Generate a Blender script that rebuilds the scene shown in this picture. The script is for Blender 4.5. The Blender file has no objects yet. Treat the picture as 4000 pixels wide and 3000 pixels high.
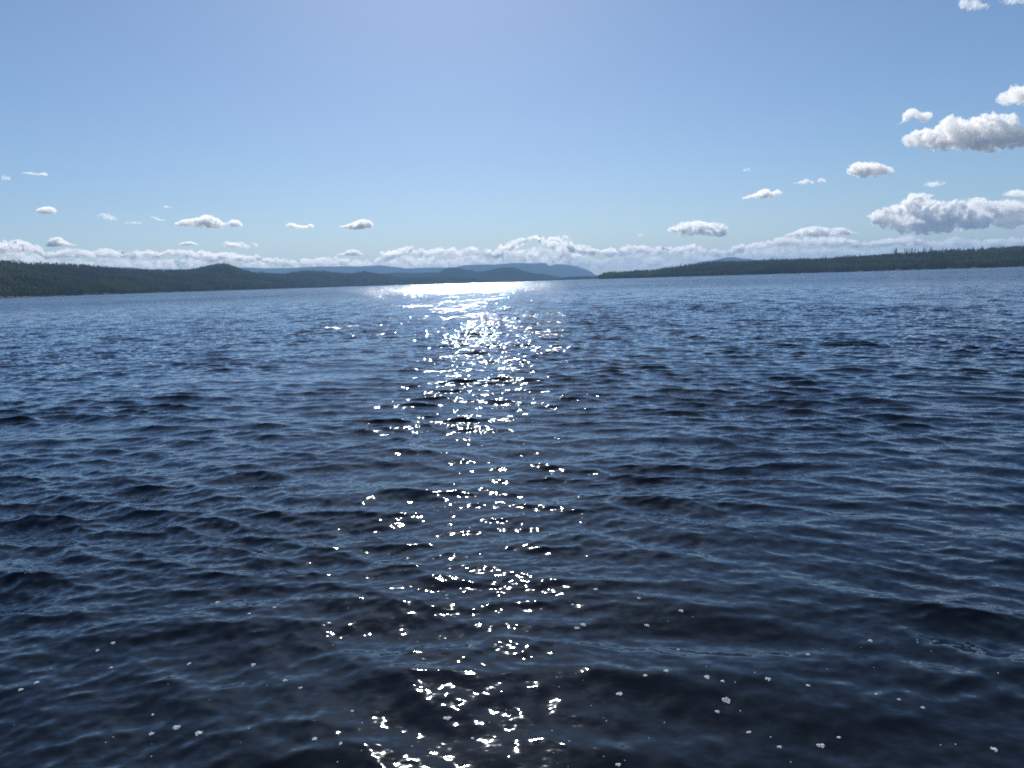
import bpy, bmesh, math, random
import numpy as np
from mathutils import Vector, Matrix

R = math.radians
rng = np.random.default_rng(7)
random.seed(7)
scene = bpy.context.scene
COL = scene.collection

# ------------------------------------------------------------------ camera
FPX = 2773.0            # focal length in pixels of the 4000 px wide photograph
CAM_H = 2.1
PITCH = math.atan((1500 - 1099) / FPX)
ROLL = math.atan(121.0 / 4000.0)
cam_data = bpy.data.cameras.new('camera')
cam_data.sensor_width = 36.0
cam_data.lens = FPX / 4000.0 * 36.0
cam_data.clip_start = 0.05
cam_data.clip_end = 400000.0
cam = bpy.data.objects.new('camera', cam_data)
COL.objects.link(cam)
_fwd = Vector((0, math.cos(PITCH), -math.sin(PITCH)))
_right = Vector((1, 0, 0))
_up = _right.cross(_fwd)
# rolled so that the horizon rises towards the right of the picture
right = _right * math.cos(ROLL) - _up * math.sin(ROLL)
up = _right * math.sin(ROLL) + _up * math.cos(ROLL)
cam.matrix_world = Matrix((
    (right.x, up.x, -_fwd.x, 0),
    (right.y, up.y, -_fwd.y, 0),
    (right.z, up.z, -_fwd.z, CAM_H),
    (0, 0, 0, 1)))
scene.camera = cam
RV, UV, FV = np.array(right), np.array(up), np.array(_fwd)


def azel(px, py):
    """direction (azimuth from +Y towards +X, elevation) of a photo pixel"""
    d = FV * FPX + RV * (px - 2000.0) + UV * (1500.0 - py)
    d = d / np.linalg.norm(d)
    return math.atan2(d[0], d[1]), math.asin(d[2])


def on_water(px, py):
    d = FV * FPX + RV * (px - 2000.0) + UV * (1500.0 - py)
    t = -CAM_H / d[2]
    return d[0] * t, d[1] * t


# ------------------------------------------------------------------ world and sun
SUN_AZ, SUN_EL = R(-4.8), R(37.0)
world = bpy.data.worlds.new('World')
scene.world = world
world.use_nodes = True
nt = world.node_tree
nt.nodes.clear()
sky = nt.nodes.new('ShaderNodeTexSky')
sky.sky_type = 'NISHITA'
sky.sun_disc = False
sky.sun_elevation = SUN_EL
sky.sun_rotation = SUN_AZ
sky.altitude = 250
sky.air_density = 1.0
sky.dust_density = 0.42
sky.ozone_density = 5.5
bg = nt.nodes.new('ShaderNodeBackground')
bg.inputs['Strength'].default_value = 0.082
wo = nt.nodes.new('ShaderNodeOutputWorld')
nt.links.new(sky.outputs[0], bg.inputs[0])
nt.links.new(bg.outputs[0], wo.inputs[0])

sun_data = bpy.data.lights.new('sun', 'SUN')
sun_data.energy = 5.0
sun_data.angle = R(0.53)
sun_data.color = (1.0, 0.94, 0.84)
sun = bpy.data.objects.new('sun', sun_data)
COL.objects.link(sun)
sd = Vector((math.sin(SUN_AZ) * math.cos(SUN_EL), math.cos(SUN_AZ) * math.cos(SUN_EL), math.sin(SUN_EL)))
sun.rotation_euler = sd.to_track_quat('Z', 'Y').to_euler()

scene.view_settings.view_transform = 'Standard'
scene.view_settings.look = 'None'
scene.view_settings.gamma = 1.0
scene.view_settings.exposure = 0.08
scene.view_settings.use_curve_mapping = False
cy = scene.cycles
cy.max_bounces = 18
cy.diffuse_bounces = 4
cy.glossy_bounces = 3
cy.volume_bounces = 16
cy.transparent_max_bounces = 16
cy.sample_clamp_direct = 0.0
cy.sample_clamp_indirect = 4.0
cy.use_denoising = True
cy.filter_width = 1.8
cy.denoising_prefilter = 'NONE'
cy.denoising_input_passes = 'RGB_ALBEDO_NORMAL'
try:
    cy.use_adaptive_sampling = False
except Exception:
    pass


# ------------------------------------------------------------------ helpers
def link(o, parent=None):
    COL.objects.link(o)
    if parent:
        o.parent = parent
    return o


def tag(o, label=None, cat=None, group=None, kind=None):
    if label: o['label'] = label
    if cat: o['category'] = cat
    if group: o['group'] = group
    if kind: o['kind'] = kind
    return o


def mesh_np(name, verts, faces, mat=None, smooth=False):
    """faces: (n,4) or (n,3) int array"""
    me = bpy.data.meshes.new(name)
    verts = np.asarray(verts, dtype=np.float32)
    faces = np.asarray(faces, dtype=np.int32)
    n, k = faces.shape
    me.vertices.add(len(verts))
    me.vertices.foreach_set('co', verts.ravel())
    me.loops.add(n * k)
    me.loops.foreach_set('vertex_index', faces.ravel())
    me.polygons.add(n)
    me.polygons.foreach_set('loop_start', np.arange(0, n * k, k, dtype=np.int32))
    me.update(calc_edges=True)
    if smooth:
        me.polygons.foreach_set('use_smooth', np.ones(n, dtype=bool))
    if mat: me.materials.append(mat)
    return me


def grid_faces(nr, nc, wrap=False):
    i, j = np.meshgrid(np.arange(nr - 1), np.arange(nc if wrap else nc - 1), indexing='ij')
    j2 = (j + 1) % nc
    return np.stack([i * nc + j, i * nc + j2, (i + 1) * nc + j2, (i + 1) * nc + j], -1).reshape(-1, 4)


def material(name):
    m = bpy.data.materials.new(name)
    m.use_nodes = True
    t = m.node_tree
    t.nodes.clear()
    out = t.nodes.new('ShaderNodeOutputMaterial')
    return m, t, out


def N(t, kind, **kw):
    n = t.nodes.new(kind)
    for k, v in kw.items():
        if k.startswith('i_'):
            n.inputs[k[2:].replace('_', ' ')].default_value = v
        else:
            setattr(n, k, v)
    return n


def vmath(t, op, a=None, b=None, scale=None):
    n = t.nodes.new('ShaderNodeVectorMath'); n.operation = op
    for idx, v in ((0, a), (1, b)):
        if v is None: continue
        if isinstance(v, (tuple, list)): n.inputs[idx].default_value = v
        else: t.links.new(v, n.inputs[idx])
    if scale is not None:
        if isinstance(scale, (int, float)): n.inputs['Scale'].default_value = scale
        else: t.links.new(scale, n.inputs['Scale'])
    return n.outputs['Vector']


def fmath(t, op, a, b=None, clamp=False):
    n = t.nodes.new('ShaderNodeMath'); n.operation = op; n.use_clamp = clamp
    for idx, v in ((0, a), (1, b)):
        if v is None: continue
        if isinstance(v, (int, float)): n.inputs[idx].default_value = v
        else: t.links.new(v, n.inputs[idx])
    return n.outputs[0]


def interp(tbl, x):
    a = np.array(tbl, dtype=float)
    return np.interp(x, a[:, 0], a[:, 1])


def vnoise1(x, seed=0):
    """smooth value noise, one dimension"""
    r = np.random.default_rng(seed).random(4096)
    i = np.floor(x).astype(int); f = x - i; f = f * f * (3 - 2 * f)
    return r[i % 4096] * (1 - f) + r[(i + 1) % 4096] * f - 0.5


def vnoise2(x, y, seed=0):
    r = np.random.default_rng(seed).random((256, 256))
    i = np.floor(x).astype(int); j = np.floor(y).astype(int)
    f = x - i; g = y - j
    f = f * f * (3 - 2 * f); g = g * g * (3 - 2 * g)
    a = r[i % 256, j % 256]; b = r[(i + 1) % 256, j % 256]
    c = r[i % 256, (j + 1) % 256]; d = r[(i + 1) % 256, (j + 1) % 256]
    return (a * (1 - f) + b * f) * (1 - g) + (c * (1 - f) + d * f) * g - 0.5


def fbm2(x, y, seed=0, octs=4, gain=0.5):
    s = 0; a = 1.0
    for k in range(octs):
        s = s + a * vnoise2(x * 2 ** k + 17.3 * k, y * 2 ** k + 5.1 * k, seed + k)
        a *= gain
    return s


# ------------------------------------------------------------------ water
def water_material():
    m, t, out = material('lake_water')
    p = N(t, 'ShaderNodeBsdfGlossy'); p.distribution = 'GGX'
    p.inputs['Color'].default_value = (0.87, 0.99, 1.12, 1)
    body = N(t, 'ShaderNodeBsdfDiffuse'); body.inputs['Color'].default_value = (0.0045, 0.0050, 0.0040, 1)
    fr = N(t, 'ShaderNodeFresnel'); fr.inputs['IOR'].default_value = 1.42
    mixs = N(t, 'ShaderNodeMixShader')
    geo = N(t, 'ShaderNodeNewGeometry')
    pos = geo.outputs['Position']

    def attr(nm):
        a = N(t, 'ShaderNodeAttribute', attribute_name=nm)
        return a.outputs['Fac']

    a_cap, a_near, a_fine, a_mid, a_big, a_far = (attr(k) for k in ('r_cap', 'r_near', 'r_fine', 'r_mid', 'r_big', 'r_far'))

    def slope(scale, stretch, amp, fac, detail=1.0, seed=0.0, rot=0.0):
        mp = N(t, 'ShaderNodeMapping')
        mp.inputs['Scale'].default_value = (scale * stretch, scale, scale)
        mp.inputs['Rotation'].default_value = (0, 0, rot)
        mp.inputs['Location'].default_value = (seed, seed * 1.7, 0)
        t.links.new(pos, mp.inputs['Vector'])
        nz = N(t, 'ShaderNodeTexNoise', noise_dimensions='2D')
        nz.inputs['Scale'].default_value = 1.0
        nz.inputs['Detail'].default_value = detail
        t.links.new(mp.outputs[0], nz.inputs['Vector'])
        v = vmath(t, 'SUBTRACT', nz.outputs['Color'], (0.5, 0.5, 0.5))
        v = vmath(t, 'MULTIPLY', v, (amp * stretch ** 0.5, amp, 0))
        return vmath(t, 'SCALE', v, scale=fac)

    s = slope(42.0, 0.65, 0.6, a_cap, 1.5, 3.1, 0.15)
    s = vmath(t, 'ADD', s, slope(25.0, 0.6, 0.5, a_near, 1.0, 7.7, -0.1))
    s = vmath(t, 'ADD', s, slope(10.0, 0.5, 1.0, a_fine, 1.5, 11.7, -0.2))
    s = vmath(t, 'ADD', s, slope(2.3, 0.45, 1.0, a_mid, 1.5, 29.3, 0.1))
    s = vmath(t, 'ADD', s, slope(0.55, 0.4, 1.0, a_big, 1.5, 47.9, -0.05))
    sep = N(t, 'ShaderNodeSeparateXYZ'); t.links.new(s, sep.inputs[0])
    # far out, only the wave faces turned to the shore are seen between the crests
    neg = fmath(t, 'MULTIPLY', fmath(t, 'ABSOLUTE', sep.outputs['Y']), -1.0)
    mixy = N(t, 'ShaderNodeMix'); mixy.data_type = 'FLOAT'
    t.links.new(a_far, mixy.inputs[0]); t.links.new(sep.outputs['Y'], mixy.inputs[2]); t.links.new(neg, mixy.inputs[3])
    comb = N(t, 'ShaderNodeCombineXYZ')
    narrow = fmath(t, 'SUBTRACT', 1.0, fmath(t, 'MULTIPLY', a_far, 0.38))
    t.links.new(fmath(t, 'MULTIPLY', sep.outputs['X'], narrow), comb.inputs[0]); t.links.new(mixy.outputs[0], comb.inputs[1])
    nrm = vmath(t, 'ADD', geo.outputs['Normal'], comb.outputs[0])
    nrm = vmath(t, 'NORMALIZE', nrm)
    t.links.new(nrm, p.inputs['Normal']); t.links.new(nrm, fr.inputs['Normal'])
    t.links.new(fr.outputs[0], mixs.inputs[0]); t.links.new(body.outputs[0], mixs.inputs[1]); t.links.new(p.outputs[0], mixs.inputs[2])
    rough = attr('rough')
    t.links.new(rough, p.inputs['Roughness'])
    t.links.new(mixs.outputs[0], out.inputs['Surface'])
    return m


def build_water():
    # polar sheet round the standing point: fine rings close by, wide rings far off
    az_f = np.linspace(R(-41), R(41), 680)
    az_c = np.linspace(R(41), R(360 - 41), 60)[1:-1]
    az = np.concatenate([az_f, az_c])
    daz = np.gradient(az); daz = np.maximum(daz, R(82) / 680)
    r = [1.5]
    while r[-1] < 20000:
        q = r[-1]
        k = 0.02 if q < 2.3 else (0.0035 if q < 12 else (0.0032 if q < 110 else (0.006 if q < 380 else 0.03)))
        r.append(q * (1 + k))
    r = np.array(r)
    nr, nc = len(r), len(az)
    dr = np.gradient(r)
    RR, AA = np.meshgrid(r, az, indexing='ij')
    X0 = (RR * np.sin(AA)).astype(np.float32); Y0 = (RR * np.cos(AA)).astype(np.float32)
    SP = np.maximum(dr[:, None] * 0.9, RR * daz[None, :]).astype(np.float32)
    X = X0.copy(); Y = Y0.copy(); Z = np.zeros_like(X0)
    NW = 230
    lam = np.exp(rng.uniform(np.log(0.085), np.log(2.2), NW))
    lam[:6] = [2.8, 2.1, 1.7, 1.35, 1.1, 0.9]
    lam = np.sort(lam)[::-1]
    missing = {'fine': 0, 'mid': 0, 'big': 0}
    # patches of stronger and weaker ripples, metres across
    gust = 1.0 + 0.9 * (vnoise2(X0 * 0.23 + 40, Y0 * 0.16 + 9, 5) + 0.6 * vnoise2(X0 * 0.7 + 4, Y0 * 0.5 + 91, 8))
    gust = np.clip(gust, 0.35, 1.8).astype(np.float32)
    warpx = (0.55 * vnoise2(X0 * 0.5 + 11, Y0 * 0.5 + 3, 21)).astype(np.float32)
    warpy = (0.55 * vnoise2(X0 * 0.5 + 51, Y0 * 0.5 + 13, 22)).astype(np.float32)
    # the wind waves grow with the distance from the sheltered shore
    offshore = (1.0 + 0.80 * np.clip((RR - 9) / 45, 0, 1)).astype(np.float32)
    for i, L in enumerate(lam):
        k = 2 * math.pi / L
        spread = 0.30 if L > 1.0 else (0.42 if L > 0.4 else 0.62)
        th = rng.normal(0.0, spread) + (0.12 if L > 1 else 0.0)
        kx, ky = k * math.sin(th), -k * math.cos(th)
        # slope each component carries
        s = 0.0165 * (0.42 if L > 1.3 else (0.62 if L > 0.75 else (1.25 if L > 0.2 else 1.20)))
        a = s / k
        att = np.clip((L / SP - 2.5) / 3.0, 0, 1)
        ph = kx * (X0 + warpx) + ky * (Y0 + warpy) + rng.uniform(0, 6.283)
        g = att * (gust if L < 0.9 else 1.0) * (offshore if L > 0.42 else 1.0)
        c = np.cos(ph) * g; sn = np.sin(ph) * g
        Z += a * c
        q = 1.25
        X -= q * a * (kx / k) * sn; Y -= q * a * (ky / k) * sn
    # ring waves thrown back from the shore the picture is taken from
    rad = np.hypot(X0 + 0.4, Y0 + 2.2) + 0.35 * vnoise2(X0 * 0.45 + 7, Y0 * 0.45 + 70, 31)
    for L, s in ((1.05, 0.03), (0.66, 0.05), (0.43, 0.05), (0.29, 0.045), (0.19, 0.03)):
        k = 2 * math.pi / L
        att = np.clip((L / SP - 2.5) / 3.0, 0, 1) * np.exp(-np.maximum(RR - 3, 0) / 9.0)
        ang = 0.75 + 0.9 * vnoise2(AA * 4 + L * 9, RR * 0.35, int(L * 100))
        Z += (s / k) * np.cos(k * rad + L * 40) * att * ang
    V = np.stack([X, Y, Z], -1).reshape(-1, 3)
    F = grid_faces(nr, nc, wrap=True)
    V = np.vstack([V, [[0, 0, 0]]])
    me = mesh_np('water', V, F, water_material(), smooth=True)
    # close the disc under the standing point
    c0 = len(V) - 1
    bmh = bmesh.new(); bmh.from_mesh(me); bmh.verts.ensure_lookup_table()
    for j in range(nc):
        f = bmh.faces.new((bmh.verts[c0], bmh.verts[(j + 1) % nc], bmh.verts[j])); f.smooth = True
    bmh.to_mesh(me); bmh.free()

    def put(name, arr):
        at = me.attributes.new(name, 'FLOAT', 'POINT')
        at.data.foreach_set('value', np.append(np.asarray(arr, dtype=np.float32).ravel(), 0).astype(np.float32))
    u = lambda L: 1 - np.clip((L / SP - 2.5) / 3.0, 0, 1)      # 1 where the mesh no longer carries the wave
    put('r_cap', (0.14 + 0.26 * u(0.10)) * gust)
    put('r_near', 0.75 * np.exp(-np.maximum(RR - 2, 0) / 10.0) * gust)
    put('r_fine', (0.10 + 0.68 * u(0.2)) * gust)
    put('r_mid', 0.95 * u(0.8))
    big = 1 + 1.1 * fbm2(X0 / 38.0, Y0 / 90.0, 61, 3) * np.clip((RR - 60) / 100, 0, 1)
    put('r_big', 1.15 * u(2.5) * big)
    put('r_far', np.clip((RR - 25) / 150, 0, 1))
    put('rough', 0.035 + 0.065 * np.clip((RR - 12) / 260, 0, 1) ** 0.8)
    print('water', nr, nc, me.polygons and len(me.polygons))
    o = link(bpy.data.objects.new('water', me))
    tag(o, kind='structure')
    return o, (X, Y, Z, r, az)


water, WG = build_water()

# ------------------------------------------------------------------ forest material, hills
def foliage_material(name, c1, c2, rough=0.8, scale=None):
    m, t, out = material(name)
    d = N(t, 'ShaderNodeBsdfPrincipled'); d.inputs['Roughness'].default_value = rough
    d.inputs['Specular IOR Level'].default_value = 0.0 if scale else 0.15
    oi = N(t, 'ShaderNodeObjectInfo')
    cr = N(t, 'ShaderNodeMix'); cr.data_type = 'RGBA'
    cr.inputs[6].default_value = (*c1, 1); cr.inputs[7].default_value = (*c2, 1)
    if scale:
        geo = N(t, 'ShaderNodeNewGeometry')
        nz = N(t, 'ShaderNodeTexNoise'); nz.inputs['Scale'].default_value = scale; nz.inputs['Detail'].default_value = 6
        t.links.new(geo.outputs['Position'], nz.inputs['Vector'])
        rp = N(t, 'ShaderNodeMapRange'); rp.inputs[1].default_value = 0.35; rp.inputs[2].default_value = 0.65
        t.links.new(nz.outputs[0], rp.inputs[0]); t.links.new(rp.outputs[0], cr.inputs[0])
    else:
        geo = N(t, 'ShaderNodeNewGeometry')
        nz = N(t, 'ShaderNodeTexNoise'); nz.inputs['Scale'].default_value = 0.0085; nz.inputs['Detail'].default_value = 3
        t.links.new(geo.outputs['Position'], nz.inputs['Vector'])
        rp = N(t, 'ShaderNodeMapRange'); rp.inputs[1].default_value = 0.38; rp.inputs[2].default_value = 0.62; rp.inputs[3].default_value = -0.5; rp.inputs[4].default_value = 0.9
        t.links.new(nz.outputs[0], rp.inputs[0])
        t.links.new(fmath(t, 'ADD', fmath(t, 'MULTIPLY', oi.outputs['Random'], 0.6), rp.outputs[0], clamp=True), cr.inputs[0])
    t.links.new(cr.outputs[2], d.inputs['Base Color'])
    if scale is None:
        tr = N(t, 'ShaderNodeBsdfTranslucent'); t.links.new(cr.outputs[2], tr.inputs['Color'])
        mx = N(t, 'ShaderNodeMixShader'); mx.inputs[0].default_value = 0.5
        t.links.new(d.outputs[0], mx.inputs[1]); t.links.new(tr.outputs[0], mx.inputs[2])
        t.links.new(mx.outputs[0], out.inputs['Surface'])
    else:
        t.links.new(d.outputs[0], out.inputs['Surface'])
    return m


M_HILL = foliage_material('forest_floor', (0.018, 0.028, 0.016), (0.034, 0.048, 0.026), 0.95, 0.012)
M_FAR = foliage_material('far_forest', (0.006, 0.011, 0.009), (0.012, 0.019, 0.014), 0.95, 0.004)
M_SPRUCE = foliage_material('spruce_needles', (0.075, 0.110, 0.065), (0.19, 0.235, 0.11))
M_PINE = foliage_material('pine_needles', (0.09, 0.125, 0.07), (0.21, 0.25, 0.12))
M_BIRCH = foliage_material('birch_leaves', (0.15, 0.19, 0.07), (0.20, 0.22, 0.08))
M_BARK = foliage_material('bark', (0.06, 0.045, 0.035), (0.12, 0.09, 0.07))


def shore_y(x):
    return interp([(0, 1157), (452, 1144), (1000, 1129.5), (2000, 1103), (2344, 1092), (3000, 1069.5), (4000, 1036)], x)


def land(name, ridge, dist, run, x0, x1, ncol, mat, tree_h=0.0, prof=0.8, rough=0.06, back=0.5, nrow=36, seed=1):
    """A range of hills: from its shore it climbs to the ridge seen against the sky and falls away behind.
    ridge: photo outline; dist: metres to its shore; run: metres from shore to ridge."""
    px = np.linspace(x0, x1, ncol)
    az = np.empty(ncol); hr = np.empty(ncol); D0 = np.empty(ncol); D1 = np.empty(ncol)
    for i, x in enumerate(px):
        sy = float(shore_y(x)); ry = float(interp(ridge, x))
        a, _ = azel(x, sy)
        az[i] = a
        D0[i] = interp(dist, x); D1[i] = D0[i] + interp(run, x)
        scale = math.cos(math.atan((x - 2000) / FPX))
        hr[i] = max((sy - ry), 0.5) / FPX * scale * D1[i] - (interp(tree_h, x) if isinstance(tree_h, list) else tree_h)
    hr = np.maximum(hr, 0.6)
    D0 += 40 * vnoise1(px / 37.0, seed) * (D0 / 1500); 
    t = np.concatenate([[-0.04], np.linspace(0, 1, nrow), 1 + np.linspace(0.12, 1, 8) * back])
    T, A = np.meshgrid(t, az, indexing='ij')
    D = D0[None] + (D1 - D0)[None] * T
    Hh = np.where(T <= 1, np.clip(T, 0, 1) ** prof, 1 - np.clip((T - 1) / back, 0, 1) ** 1.3 * 1.05) * hr[None]
    X = D * np.sin(A); Y = D * np.cos(A)
    w = np.clip(T * 5, 0, 1) * np.clip((1 - T) * 3, 0, 1)
    Hh = Hh + fbm2(X / 260.0, Y / 260.0, seed, 4) * w * hr[None] * rough * 4 
    Hh = np.where(T < 0, -1.5, Hh + 0.25)
    me = mesh_np(name, np.stack([X, Y, Hh], -1).reshape(-1, 3), grid_faces(len(t), ncol), mat, smooth=True)
    o = link(bpy.data.objects.new(name, me))
    tag(o, kind='structure')
    return dict(o=o, az=az, D0=D0, D1=D1, t=t, H=Hh, px=px, hr=hr)


RIDGE_A = [(-400, 1015), (0, 1022), (59, 1027), (122, 1032), (203, 1031), (280, 1034), (344, 1036), (407, 1043), (452, 1047), (538, 1052), (588, 1056),
           (655, 1057), (741, 1056), (791, 1047), (836, 1035), (872, 1029), (900, 1031), (931, 1044), (958, 1055), (1000, 1066), (1068, 1069),
           (1113, 1071), (1154, 1063), (1212, 1058), (1271, 1061), (1316, 1067), (1375, 1071), (1407, 1065), (1427, 1062), (1452, 1067),
           (1488, 1072), (1533, 1080), (1588, 1089), (1656, 1084), (1705, 1084), (1768, 1086), (1859, 1090), (1949, 1095), (2060, 1099), (2200, 1098)]
DIST_A = [(-400, 1150), (0, 1300), (500, 1900), (1000, 2700), (1400, 4300), (1700, 4900), (2000, 5400), (2200, 5500)]
RUN_A = [(-400, 900), (500, 1000), (870, 1300), (1200, 1500), (1600, 900), (2200, 500)]
RIDGE_G = [(2338, 1091), (2346, 1080), (2357, 1072), (2384, 1067), (2429, 1066), (2475, 1063), (2520, 1061), (2565, 1057), (2588, 1050), (2633, 1045),
           (2660, 1040), (2687, 1037), (2723, 1032), (2768, 1027), (2814, 1024), (2859, 1023), (2904, 1023), (3000, 1017), (3045, 1016),
           (3136, 1014), (3226, 1014), (3316, 1009), (3371, 1004), (3429, 999), (3466, 996), (3497, 993), (3542, 990), (3588, 988),
           (3633, 983), (3701, 979), (3769, 976), (3836, 976), (3881, 973), (3931, 968), (4000, 962), (4400, 940)]
DIST_G = [(2338, 2950), (2500, 2700), (3000, 2200), (4000, 1800), (4400, 1700)]
RUN_G = [(2338, 60), (2500, 300), (3000, 700), (4000, 1000), (4400, 1100)]
RIDGE_B = [(1200, 1075), (1290, 1066), (1362, 1068), (1425, 1070), (1488, 1072), (1551, 1067), (1615, 1069), (1655, 1068), (1719, 1067), (1741, 1053), (1768, 1049), (1796, 1051), (1827, 1058),
           (1845, 1059), (1859, 1065), (1900, 1062), (1949, 1051), (2000, 1049), (2023, 1053), (2045, 1062), (2090, 1072), (2127, 1073), (2158, 1080),
           (2190, 1085), (2215, 1091), (2260, 1092)]
RIDGE_E = [(2150, 1096), (2208, 1086), (2253, 1083), (2294, 1082), (2316, 1083), (2345, 1079), (2400, 1076), (2500, 1074), (2700, 1066)]
RIDGE_C = [(200, 1052), (440, 1047), (470, 1045), (520, 1044), (579, 1051), (601, 1052), (633, 1050), (678, 1052), (741, 1054), (870, 1052), (940, 1049), (958, 1045),
           (981, 1047), (1000, 1048), (1045, 1050), (1136, 1049), (1235, 1044), (1353, 1043), (1393, 1044), (1480, 1046), (1588, 1053),
           (1655, 1050), (1723, 1049), (1773, 1049), (1814, 1041), (1881, 1038), (1931, 1039), (2000, 1033), (2045, 1033), (2090, 1035),
           (2115, 1032), (2131, 1033), (2149, 1039), (2181, 1036), (2217, 1038), (2253, 1044), (2289, 1056), (2312, 1067), (2326, 1077),
           (2345, 1081), (2420, 1082)]
RIDGE_D = [(1380, 1060), (1425, 1043), (1493, 1040), (1511, 1042), (1533, 1045), (1556, 1047), (1588, 1052), (1640, 1060)]
RIDGE_F = [(2640, 1060), (2705, 1036), (2732, 1025), (2778, 1021), (2814, 1014), (2836, 1008), (2872, 1007), (2895, 1012), (2927, 1014), (2958, 1018),
           (3000, 1018), (3060, 1024), (3160, 1040)]
RIDGE_H = [(2100, 1085), (2149, 1042), (2181, 1036), (2217, 1038), (2253, 1044), (2289, 1056), (2312, 1067), (2326, 1077), (2345, 1081), (2420, 1082)]

LA = land('wooded_hills', RIDGE_A, DIST_A, RUN_A, -400, 2200, 700, M_HILL, tree_h=8.0, prof=0.75, seed=3)
LG = land('wooded_headland', RIDGE_G, DIST_G, RUN_G, 2338, 4400, 560, M_HILL, tree_h=[(2338, 9), (3240, 9), (3300, 1.5), (3470, 1.5), (3520, 5), (3860, 6), (3900, 9)], prof=0.7, seed=9)
land('low_headland', RIDGE_E, [(2150, 5000), (2700, 4800)], [(2150, 400), (2700, 800)], 2150, 2700, 160, M_FAR, seed=12, rough=0.02)
land('middle_hills', RIDGE_B, [(1200, 6600), (2260, 6400)], [(1200, 1500), (2260, 1000)], 1200, 2260, 300, M_FAR, seed=14)
RC = [(x, y + (6 if 2131 < x < 2300 else 0)) for x, y in RIDGE_C]
land('far_ridge', RC, [(200, 12800), (2420, 12800)], [(200, 2500), (2420, 2000)], 200, 2420, 500, M_FAR, seed=17)
land('far_ridge', RIDGE_H, [(2100, 15500), (2420, 15500)], [(2100, 2000), (2420, 2000)], 2100, 2420, 120, M_FAR, seed=19)
land('far_ridge', RIDGE_D, [(1380, 14500), (1640, 14500)], [(1380, 2000), (1640, 2000)], 1380, 1640, 80, M_FAR, seed=20)
land('far_mountain', RIDGE_F, [(2640, 11000), (3160, 11000)], [(2640, 2000), (3160, 2000)], 2640, 3160, 140, M_FAR, seed=22)


# ------------------------------------------------------------------ trees
def spruce_mesh(seed, h=14.0, w=2.3, tiers=7):
    rd = random.Random(seed)
    V, F = [], []
    base = h * rd.uniform(0.08, 0.16)
    lean = rd.uniform(-0.02, 0.02)
    for k in range(tiers):
        f = k / tiers
        z0 = base + (h - base) * f
        z1 = base + (h - base) * min(1.0, f + 1.75 / tiers)
        rr = w * (1 - f) ** 0.85 * rd.uniform(0.8, 1.15)
        n = 7
        top = len(V); V.append((lean * z1, 0, z1))
        ph = rd.uniform(0, 6)
        ring = []
        for j in range(n):
            a = ph + 6.283 * j / n
            q = rr * rd.uniform(0.62, 1.25)
            ring.append(len(V)); V.append((q * math.cos(a) + lean * z0, q * math.sin(a), z0 - rd.uniform(0, 0.5)))
        c = len(V); V.append((lean * z0, 0, z0 + 0.35))
        for j in range(n):
            F.append((top, ring[j], ring[(j + 1) % n])); F.append((c, ring[(j + 1) % n], ring[j]))
    return V, F


def clump_mesh(seed, h, w, z_lo, n):
    rd = random.Random(seed)
    V, F = [], []
    for _ in range(n):
        z = rd.uniform(z_lo, 1.0)
        env = math.sin(math.pi * min(1, (z - z_lo) / (1.0001 - z_lo) * 0.85 + 0.12)) ** 0.7
        a = rd.uniform(0, 6.283); q = w * env * rd.uniform(0.1, 0.9)
        c = Vector((q * math.cos(a), q * math.sin(a), z * h))
        s = w * rd.uniform(0.28, 0.5)
        b = len(V)
        for d in ((1, 0, 0), (0, 1, 0), (-1, 0, 0), (0, -1, 0), (0, 0, 1), (0, 0, -1)):
            V.append(tuple(c + Vector(d) * s * rd.uniform(0.6, 1.2)))
        for x, y in ((0, 1), (1, 2), (2, 3), (3, 0)):
            F.append((b + x, b + y, b + 4)); F.append((b + y, b + x, b + 5))
    return V, F


def trunk_mesh(h, r):
    V, F = [], []
    for z, q in ((-1.0, r), (h * 0.5, r * 0.7), (h * 0.93, r * 0.2)):
        for j in range(5):
            a = 6.283 * j / 5
            V.append((q * math.cos(a), q * math.sin(a), z))
    for i in range(2):
        for j in range(5):
            F.append((i * 5 + j, i * 5 + (j + 1) % 5, (i + 1) * 5 + (j + 1) % 5)); F.append((i * 5 + j, (i + 1) * 5 + (j + 1) % 5, (i + 1) * 5 + j))
    return V, F


VARS = []      # (kind, crown mesh, trunk mesh, height)
def add_var(kind, VF, h, r, mat):
    cm = mesh_np('crown', VF[0], VF[1], mat); tv = trunk_mesh(h, r)
    VARS.append((kind, cm, mesh_np('trunk', tv[0], tv[1], M_BARK), h))

add_var('spruce_tree', spruce_mesh(1, 14, 2.2, 7), 14, 0.22, M_SPRUCE)
add_var('spruce_tree', spruce_mesh(2, 15, 1.8, 8), 15, 0.22, M_SPRUCE)
add_var('spruce_tree', spruce_mesh(3, 12, 2.6, 6), 12, 0.22, M_SPRUCE)
add_var('pine_tree', clump_mesh(4, 14, 2.4, 0.45, 26), 13.5, 0.24, M_PINE)
add_var('pine_tree', clump_mesh(5, 15, 2.0, 0.55, 20), 14.5, 0.24, M_PINE)
add_var('birch_tree', clump_mesh(6, 11, 2.6, 0.2, 32), 10.5, 0.18, M_BIRCH)


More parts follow.
